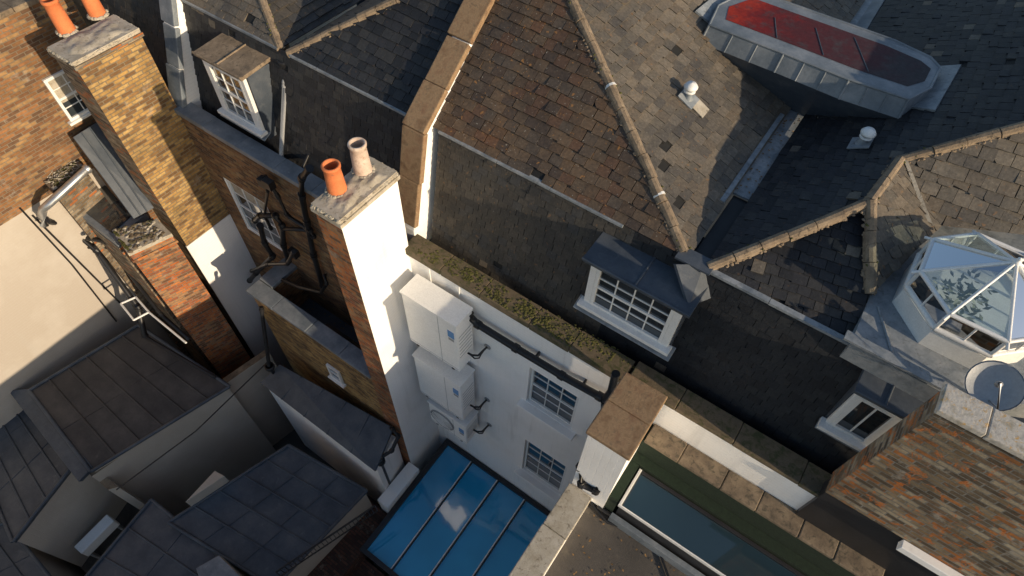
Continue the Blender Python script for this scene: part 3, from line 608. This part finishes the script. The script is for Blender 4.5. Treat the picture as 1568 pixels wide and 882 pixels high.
g=G("wall_air_conditioner",None,.02); c=P(135,815,2.0); dd=wd.normalized(); g.box(c-dd*.35-Z*.3,dd*.8,V((dd.y,-dd.x,0))*.25,Z*.3,MAC); g.box(c-dd*.33-Z*.9,dd*.05,V((dd.y,-dd.x,0))*.2,Z*.6,MGY); g.box(c+dd*.35-Z*.9,dd*.05,V((dd.y,-dd.x,0))*.2,Z*.6,MGY); g.done()
leadroof("lead_flat_roof",[(-80,830),(10,800),(90,900),(0,960)],[2.6,2.6,2.5,2.5],MCR,MLK,3,0,MLK,1)
g=G("white_parapet_stub",None,.01); g.prism([P(285,770,3.3),P(330,722,3.3),P(345,730,3.3)],0,3.35,MCR,MCR); g.prism([P(300,870,3.2),P(335,850,3.2),P(385,900,3.2),P(310,900,3.2)],0,3.2,MCR,MLD); g.done()
# ================= COURTYARD GLASS ROOF =================
GR=empty("glass_roof"); gx0,gx1=-4.05,-1.1; gy1=YF-.06; gy0=1.0; z1,z0=2.1,1.95
g=G("glass",GR)
for i in range(4):
    xa=gx0+(gx1-gx0)*i/4; xb=gx0+(gx1-gx0)*(i+1)/4; dz_=random.uniform(-.008,.008)
    g.slab([(xa,gy1,z1+dz_),(xb,gy1,z1-dz_),(xb,gy0,z0),(xa,gy0,z0)],.02,MGL)
g.done()
g=G("frame",GR,.004)
for i in range(5):
    x=gx0+(gx1-gx0)*i/4
    if i in(0,4): g.box((x-.06,gy0,z0-.04),X*.12,V((0,gy1-gy0,z1-z0)),Z*.1,MDF)
    else: g.box((x-.02,gy0,z0-.02),X*.025,V((0,gy1-gy0,z1-z0)),Z*.055,MWP); g.box((x+.008,gy0,z0-.02),X*.03,V((0,gy1-gy0,z1-z0)),Z*.06,MDF)
g.box((gx0-.06,gy1-.06,z1-.03),X*(gx1-gx0+.12),Y*.1,Z*.1,MDF); g.box((gx0-.06,gy0-.06,z0-.03),X*(gx1-gx0+.12),Y*.1,Z*.1,MDF); g.done()
g=G("supporting_walls",GR); g.aab(gx0,gx1,gy0,gy1,0,z0-.1,MWS); g.done()
g=G("courtyard_wall"); g.aab(XS-.02,gx0-.07,1.9,CS[2],0,2.3,MWS); g.aab(XS-.5,gx0-.07,-3,1.88,0,1.7,MPV); g.done()
g=G("brick_paving"); g.aab(-4.6,-.8,-6,.93,.0,1.2,MPV); g.done()
# ================= AIR CONDITIONERS =================
def ac(px0,pz1,px1,pz0,y,nf):
    e=empty("air_conditioner"); x0,x1,z1,z0=px0,px1,pz1,pz0+.1; d=YF-.1-y; W=x1-x0; Hh=z1-z0
    g=G("casing",e,.025); g.aab(x0,x1,y,y+d,z0,z1,MAC); g.done()
    g=G("details",e,.003)
    g.aab(x0-.012,x1+.012,y-.012,y+d+.01,z1-.03,z1+.004,MAC)
    g.aab(x0+W*.66,x0+W*.66+.008,y-.003,y+.001,z0+.02,z1-.04,MGY); g.aab(x0+.02,x1-.02,y-.003,y+.001,z0+.07,z0+.078,MGY); g.aab(x0+.02,x1-.02,y-.003,y+.001,z1-.05,z1-.042,MGY)
    for i in range(nf):
        cz=z0+Hh*(i+.5)/nf; r=min(W*.3,Hh/nf*.4); cx=x0+W*.36
        g.lathe((cx,y-.001,cz),[(r*1.06,0),(r*1.06,.02),(r,.022),(r,.004),(.001,.004)],MGY,28,axis=(0,-1,0))
        for k_ in range(1,9): g.lathe((cx,y-.02,cz),[(r*k_/9-.006,0),(r*k_/9-.006,.005),(r*k_/9+.006,.005),(r*k_/9+.006,0)],MAC,24,axis=(0,-1,0))
        for k_ in range(8):
            an=k_*math.pi/4; dv=V((math.cos(an),0,math.sin(an))); sv=V((-math.sin(an),0,math.cos(an))); g.box(V((cx,y-.03,cz))-sv*.004,dv*r,sv*.008,V((0,.006,0)),MAC)
    for k_ in range(7): g.aab(x1-.001,x1+.004,y+.04,y+d-.04,z0+Hh*(.3+.07*k_),z0+Hh*(.3+.07*k_)+.012,MGY)
    g.aab(x1-.17,x1-.05,y-.004,y,z1-.42,z1-.24,MBL); g.aab(x1-.16,x1-.06,y-.005,y-.001,z1-.5,z1-.44,MGY)
    for xx in (x0+.12,x1-.17): g.aab(xx,xx+.05,y+.01,YF,z0-.06,z0-.015,MDF); g.aab(xx,xx+.05,YF-.05,YF,z0-.3,z0-.06,MDF)
    g.aab(x0+.03,x1-.03,y+.02,y+d-.02,z0-.014,z0+.002,MDF)
    g.done()
    g=G("refrigerant_pipes",e); zc=z0+.3
    g.tube([(x1-.02,y+d*.6,zc),(x1+.08,y+d*.6,zc+.02),(x1+.14,y+d*.8,zc-.04),(x1+.17,y+d*.85,zc+.03),(x1+.2,YF+.02,zc+.06)],.018,MBK,8); g.tube([(x1-.02,y+d*.7,zc-.08),(x1+.1,y+d*.7,zc-.12),(x1+.16,y+d*.8,zc-.1),(x1+.17,y+d*.9,zc-.02),(x1+.18,YF+.02,zc+.04)],.013,MBK,8)
    g.lathe((x1+.2,YF-.005,zc+.06),[(.06,0),(.06,.01),(.001,.01)],MGY,14,axis=(0,-1,0)); g.done()
ya=YF-.48
def q_(u,v): return RY(u,v,ya)
for (tl,tr,bl,nf) in (((613,446),(698,500),(627,524),0),((632,543),(704,584),(645,604),0),((655,614),(712,645),(658,642),1)):
    a_,b_,c_=q_(*tl),q_(*tr),q_(*bl); ac(max(a_.x,XS+.06),a_.z,b_.x,c_.z-(.06 if nf else 0),ya,nf)
g=G("waste_pipe")
yw=YF-.13
pp=[RY(720,480,yw),RY(722,487,yw),RY(732,497,yw),RY(790,533,yw),RY(860,575,yw),RY(918,607,yw),RY(926,615,yw),RY(926,634,yw)]
g.tube(pp,.055,MBK,14)
for i in (2,3,4,5): g.tube([pp[i]-V((.04,0,0)),pp[i]+V((.04,0,0))],.068,MBK,12)
g.tube([RY(943,572,yw),RY(936,600,yw),RY(926,612,yw)],.055,MBK,12)
for i in (3,4): g.box(pp[i]+V((.3,0,-.05)),X*.03,Y*.13,Z*.1,MBK)
g.done()
g=G("conduit",None); g.tube([RY(655,400,YF-.02),RY(662,445,YF-.02)],.012,MWP,6); g.tube([RY(702,428,YF-.02),RY(706,500,YF-.02),RY(712,640,YF-.02)],.012,MWP,6); g.done()
# ================= PILLAR AND EXTENSION =================
PL=empty("brick_pier"); pc=[P(963,572,9.4),P(1022,604,9.4),P(963,696,9.4),P(902,660,9.4)]
x0,x1=pc[3].x,(pc[1].x+pc[2].x)/2; y0,y1=(pc[3].y+pc[2].y)/2,(pc[0].y+pc[1].y)/2
g=G("cap",PL,.015); g.aab(x0-.03,x1+.03,y0-.03,(y0+y1)/2-.003,9.32,9.4,MSR); g.aab(x0-.03,x1+.03,(y0+y1)/2+.003,y1,9.315,9.395,MSR); g.done()
g=G("shaft",PL); g.aab(x0,x1,y0,y1-.02,7.4,9.318,MW); g.done()
EX=empty("roof_extension"); ez=7.6
ex0=x0+.02
g=G("side_wall",EX); g.aab(ex0,ex0+.3,-9,y0+.02,0,ez-.08,MW); g.aab(ex0+.3,XR+3,-9,YF-.01,0,7.3,MAS); g.done()
g=G("side_coping",EX,.012); run(g,(ex0-.05,-9,ez-.08),(ex0-.05,y0-.02,ez-.08),X*.36,.08,.7,MSP); g.done()
zl=8.3
g=G("stone_ledge",EX,.012); g.aab(x1,XR+.6,YF-.28,YF-.002,7.3,zl,MGN); run(g,(x1+.03,YF-.30,zl),(XR+.6,YF-.30,zl),Y*.295,.06,.55,MST); g.done()
sA=P(950,772,7.86); sB=P(1000,714,7.86)
sx0=max(sA.x,x1+.1); sy0=sA.y; sy1=min(sB.y,YF-.45)
g=G("green_felt_upstand",EX); g.aab(x1,XR+.6,sy1+.02,YF-.285,7.3,7.9,MGN); g.aab(x1,sx0-.04,sy0,sy1+.015,7.3,7.9,MGN); g.done()
sx1=XR+2
g=G("rooflight",EX,.005)
g.aab(sx0,sx1,sy0,sy1,7.3,7.8,MDF); g.aab(sx0-.02,sx1,sy0-.02,sy0,7.79,7.86,MWP); g.aab(sx0-.02,sx0+.02,sy0,sy1,7.79,7.86,MWP); g.aab(sx0+.03,sx1,sy1-.05,sy1,7.75,7.855,MDF); g.aab(sx0+.03,sx1,sy0+.002,sy1-.05,7.8,7.83,MGS)
g.aab(sx0-.04,sx1,sy0-.1,sy0-.025,7.3,7.5,MLD)
g.done()
g=G("felt_upstand_cable",EX)
g.tube([P(905,770,7.4),P(930,800,7.33),P(975,815,7.33),P(1010,845,7.33),P(1030,900,7.33)],.018,MBK,8); g.tube([P(915,775,7.4),P(945,795,7.34),P(1000,815,7.34),P(1060,850,7.34),P(1120,895,7.34)],.03,MAS,8); g.done()
g=G("pier_waste_pipe",PL); g.tube([P(928,700,8.6),P(922,735,8.1),P(912,752,7.9),P(890,742,7.9),P(888,715,8.1),P(905,690,8.5)],.045,MBK,12,True); g.lathe(P(930,697,8.62),[(.05,-.05),(.06,0),(.06,.08),(.04,.08)],MBK,12); g.done()
g=G("stone_block",EX,.015); c=P(1375,868,8.4); g.box(c-Z*.5,X*.35,Y*.3,Z*.5,MSP); g.done()
# ================= RED LEAD ROOF BOX =================
RDm=empty("lead_roof_box"); zt=RP(1085,35,C1,n2).z+.12
def outl(pts,z): return [P(u,v,z) for u,v in pts]
top=outl([(1086,38),(1100,8),(1150,-16),(1370,62),(1425,88),(1440,104),(1425,135),(1392,152),(1300,122),(1200,82)],zt)
c=sum(top,V((0,0,0)))/len(top)
bot=[V(p)+V(((p.x-c.x)*.02,(p.y-c.y)*.12,-.24)) for p in top]
g=G("lead_sides",RDm,.01); k=len(top); g.raw(top+bot,[tuple(range(k))]+[(j,(j+1)%k,k+(j+1)%k,k+j) for j in range(k)],MLD)
low=[V((b.x,b.y+(.55 if b.y<c.y else 0),b.z-1.0)) for b in bot]; g.raw(bot+low,[(j,(j+1)%k,k+(j+1)%k,k+j) for j in range(k)],MLK)
fe=[top[0],top[9],top[8],top[7]]; fb_=[bot[0],bot[9],bot[8],bot[7]]
for s_ in range(10):
    t=s_/9*2.999; i=int(t); a_=fe[i].lerp(fe[i+1],t-i); b_=fb_[i].lerp(fb_[i+1],t-i); g.tube([b_,a_],.011 if s_%3 else .018,MLD,6)
g.tube([top[j%k] for j in range(k+1)],.016,MLD,8)
g.done()
MRD=redlead(top[0].x+.1,top[5].x)
ins=[V((c.x+(p.x-c.x)*.92,c.y+(p.y-c.y)*.62+.05,zt+.004)) for p in top]
g=G("red_panel",RDm,.0); g.face(ins,MRD)
for t in (.3,.56,.8): g.tube([ins[0].lerp(ins[7],t),ins[1].lerp(ins[3],t)],.008,MLK,6)
g.done()
g=G("lead_tray",RDm,.0); tp=[RP(1400,108,G1,n3),RP(1472,103,G1,n3),RP(1432,173,G1,n3),RP(1375,165,G1,n3)]; g.slab([p+n3*.04 for p in tp],.03,MLF)
tp=[RP(1062,20,C1,n2),RP(1105,-15,C1,n2),RP(1125,10,C1,n2),RP(1095,48,C1,n2)]; g.slab([p+n2*.05 for p in tp],.03,MLF); g.done()
# ================= ROOF VENTS =================
def vent(p,nn):
    e=empty("roof_vent"); g=G("flashing",e,.004); t=Y; b=nn.cross(t).normalized(); g.box(p-t*.12-b*.12+nn*.02,t*.24,b*.24,nn*.02,MLF); g.done()
    g=G("cowl",e); g.lathe(p+nn*.02,[(.07,0),(.045,.05),(.045,.16)],MLF,16,axis=(0,0,1)); g.lathe(p+Z*.16,[(.045,0),(.085,.01),(.09,.03),(.06,.07),(.001,.085)],MWP,18); g.lathe(p+Z*.12,[(.03,0),(.075,.0),(.075,.015),(.03,.015)],MWP,18); g.done()
v1=RP(1052,152,C1,n2); vent(v1,n2); v2=RP(1318,222,G1,n3); vent(v2,n3)
g=G("pale_patch_slates",WH,.003); pp_=RP(1068,168,C1,n2); g.box(pp_+n2*.025-Y*.08-V((.1,0,-.05)),Y*.2,V((.2,0,-.1)),n2*.012,MSP); g.done()
# ================= ROOF LANTERN =================
RL=empty("roof_lantern"); Rr=.67; zr_=11.2; zb_=10.95; apex=P(1556,402,11.55)
off=math.radians(22.5)
rg=[V((apex.x+Rr*math.cos(off+i*math.pi/4),apex.y+Rr*math.sin(off+i*math.pi/4),zr_)) for i in range(8)]
bb=[V((p.x,p.y,zb_)) for p in rg]
g=G("glass",RL)
for i in range(8):
    g.face([apex,rg[i-1],rg[i]],MCG); g.face([rg[i-1],rg[i],bb[i],bb[i-1]],MCG)
g.done()
g=G("frame",RL,.004)
for i in range(8):
    g.tube([apex+Z*.01,rg[i]+Z*.01],.016,MWP,8); g.tube([rg[i-1],rg[i]],.022,MWP,8); g.tube([bb[i-1],bb[i]],.03,MWP,8); g.tube([rg[i],bb[i]],.02,MWP,8)
    m_=(rg[i]+rg[i-1])/2; g.tube([m_,(bb[i]+bb[i-1])/2],.012,MWP,6)
    d_=(rg[i]-apex).normalized(); g.tube([rg[i],rg[i]+d_*.08],.016,MWP,8)
g.lathe(apex,[(.04,-.02),(.04,.02),(.02,.035),(.02,.06),(.001,.07)],MWP,12)
g.done()
g=G("kerb",RL); g.prism([V((p.x,p.y,0)) for p in bb],10.6,10.9,MWP,MWP); g.done()
g=G("indoor_plant",RL); MPL=plain("plant_leaves",[(.16,.19,.15),(.36,.38,.34)],9)
for _ in range(110):
    r=random.uniform(0,.3); an=random.uniform(0,6.28); c=V((apex.x-.12+r*math.cos(an),apex.y-.1+r*math.sin(an),10.92+random.uniform(0,.2))); d=V((random.uniform(-1,1),random.uniform(-1,1),random.uniform(.0,.6))).normalized()*.09; s_=d.cross(Z).normalized()*.02; g.face([c,c+d*.5+s_,c+d,c+d*.5-s_],MPL)
g.done()
e=empty("satellite_dish"); c=P(1520,592,10.9); dax=V((-.15,-.45,.8)).normalized(); g=G("reflector",e); g.lathe(c,[(.001,0),(.1,.012),(.18,.04),(.23,.075),(.235,.08),(.18,.035),(.1,.006),(.001,-.008)],MDH,28,axis=dax); g.done()
g=G("arm",e); g.tube([c-dax*.01,c+V((0,0,-.3))],.02,MBK,8); g.tube([c+V((0,0,-.15)),c+dax*.2+V((.08,-.18,-.1)),c+dax*.24],.01,MMT2,8); g.lathe(c+dax*.22,[(.015,0),(.03,.02),(.03,.06),(.001,.06)],MGY,12,axis=-dax); g.done()
# fallen leaves caught in gutters and on flat roofs
g=G("fallen_leaves")
def leaf(p,s_=.02):
    an=random.uniform(0,6.28); d=V((math.cos(an),math.sin(an),random.uniform(-.2,.3)))*s_; q=V((-d.y,d.x,random.uniform(-.3,.3)*s_))*.6; g.face([p-d,p-q,p+d,p+q],MLT)
for _ in range(220): leaf(V((random.uniform(XS+.2,XR),YF+random.uniform(.3,.42),8.64)))
for _ in range(60): leaf(V((C1.x+random.uniform(0,.25),YE+random.uniform(1.3,3.5),10.585)))
for _ in range(90): leaf(V((random.uniform(ex0+.4,XR),random.uniform(1.8,sy0-.1),7.315)))
for _ in range(80): leaf(V((random.uniform(ax+.4,bx),random.uniform(3.3,3.9),4.82)),.025)
g.done()
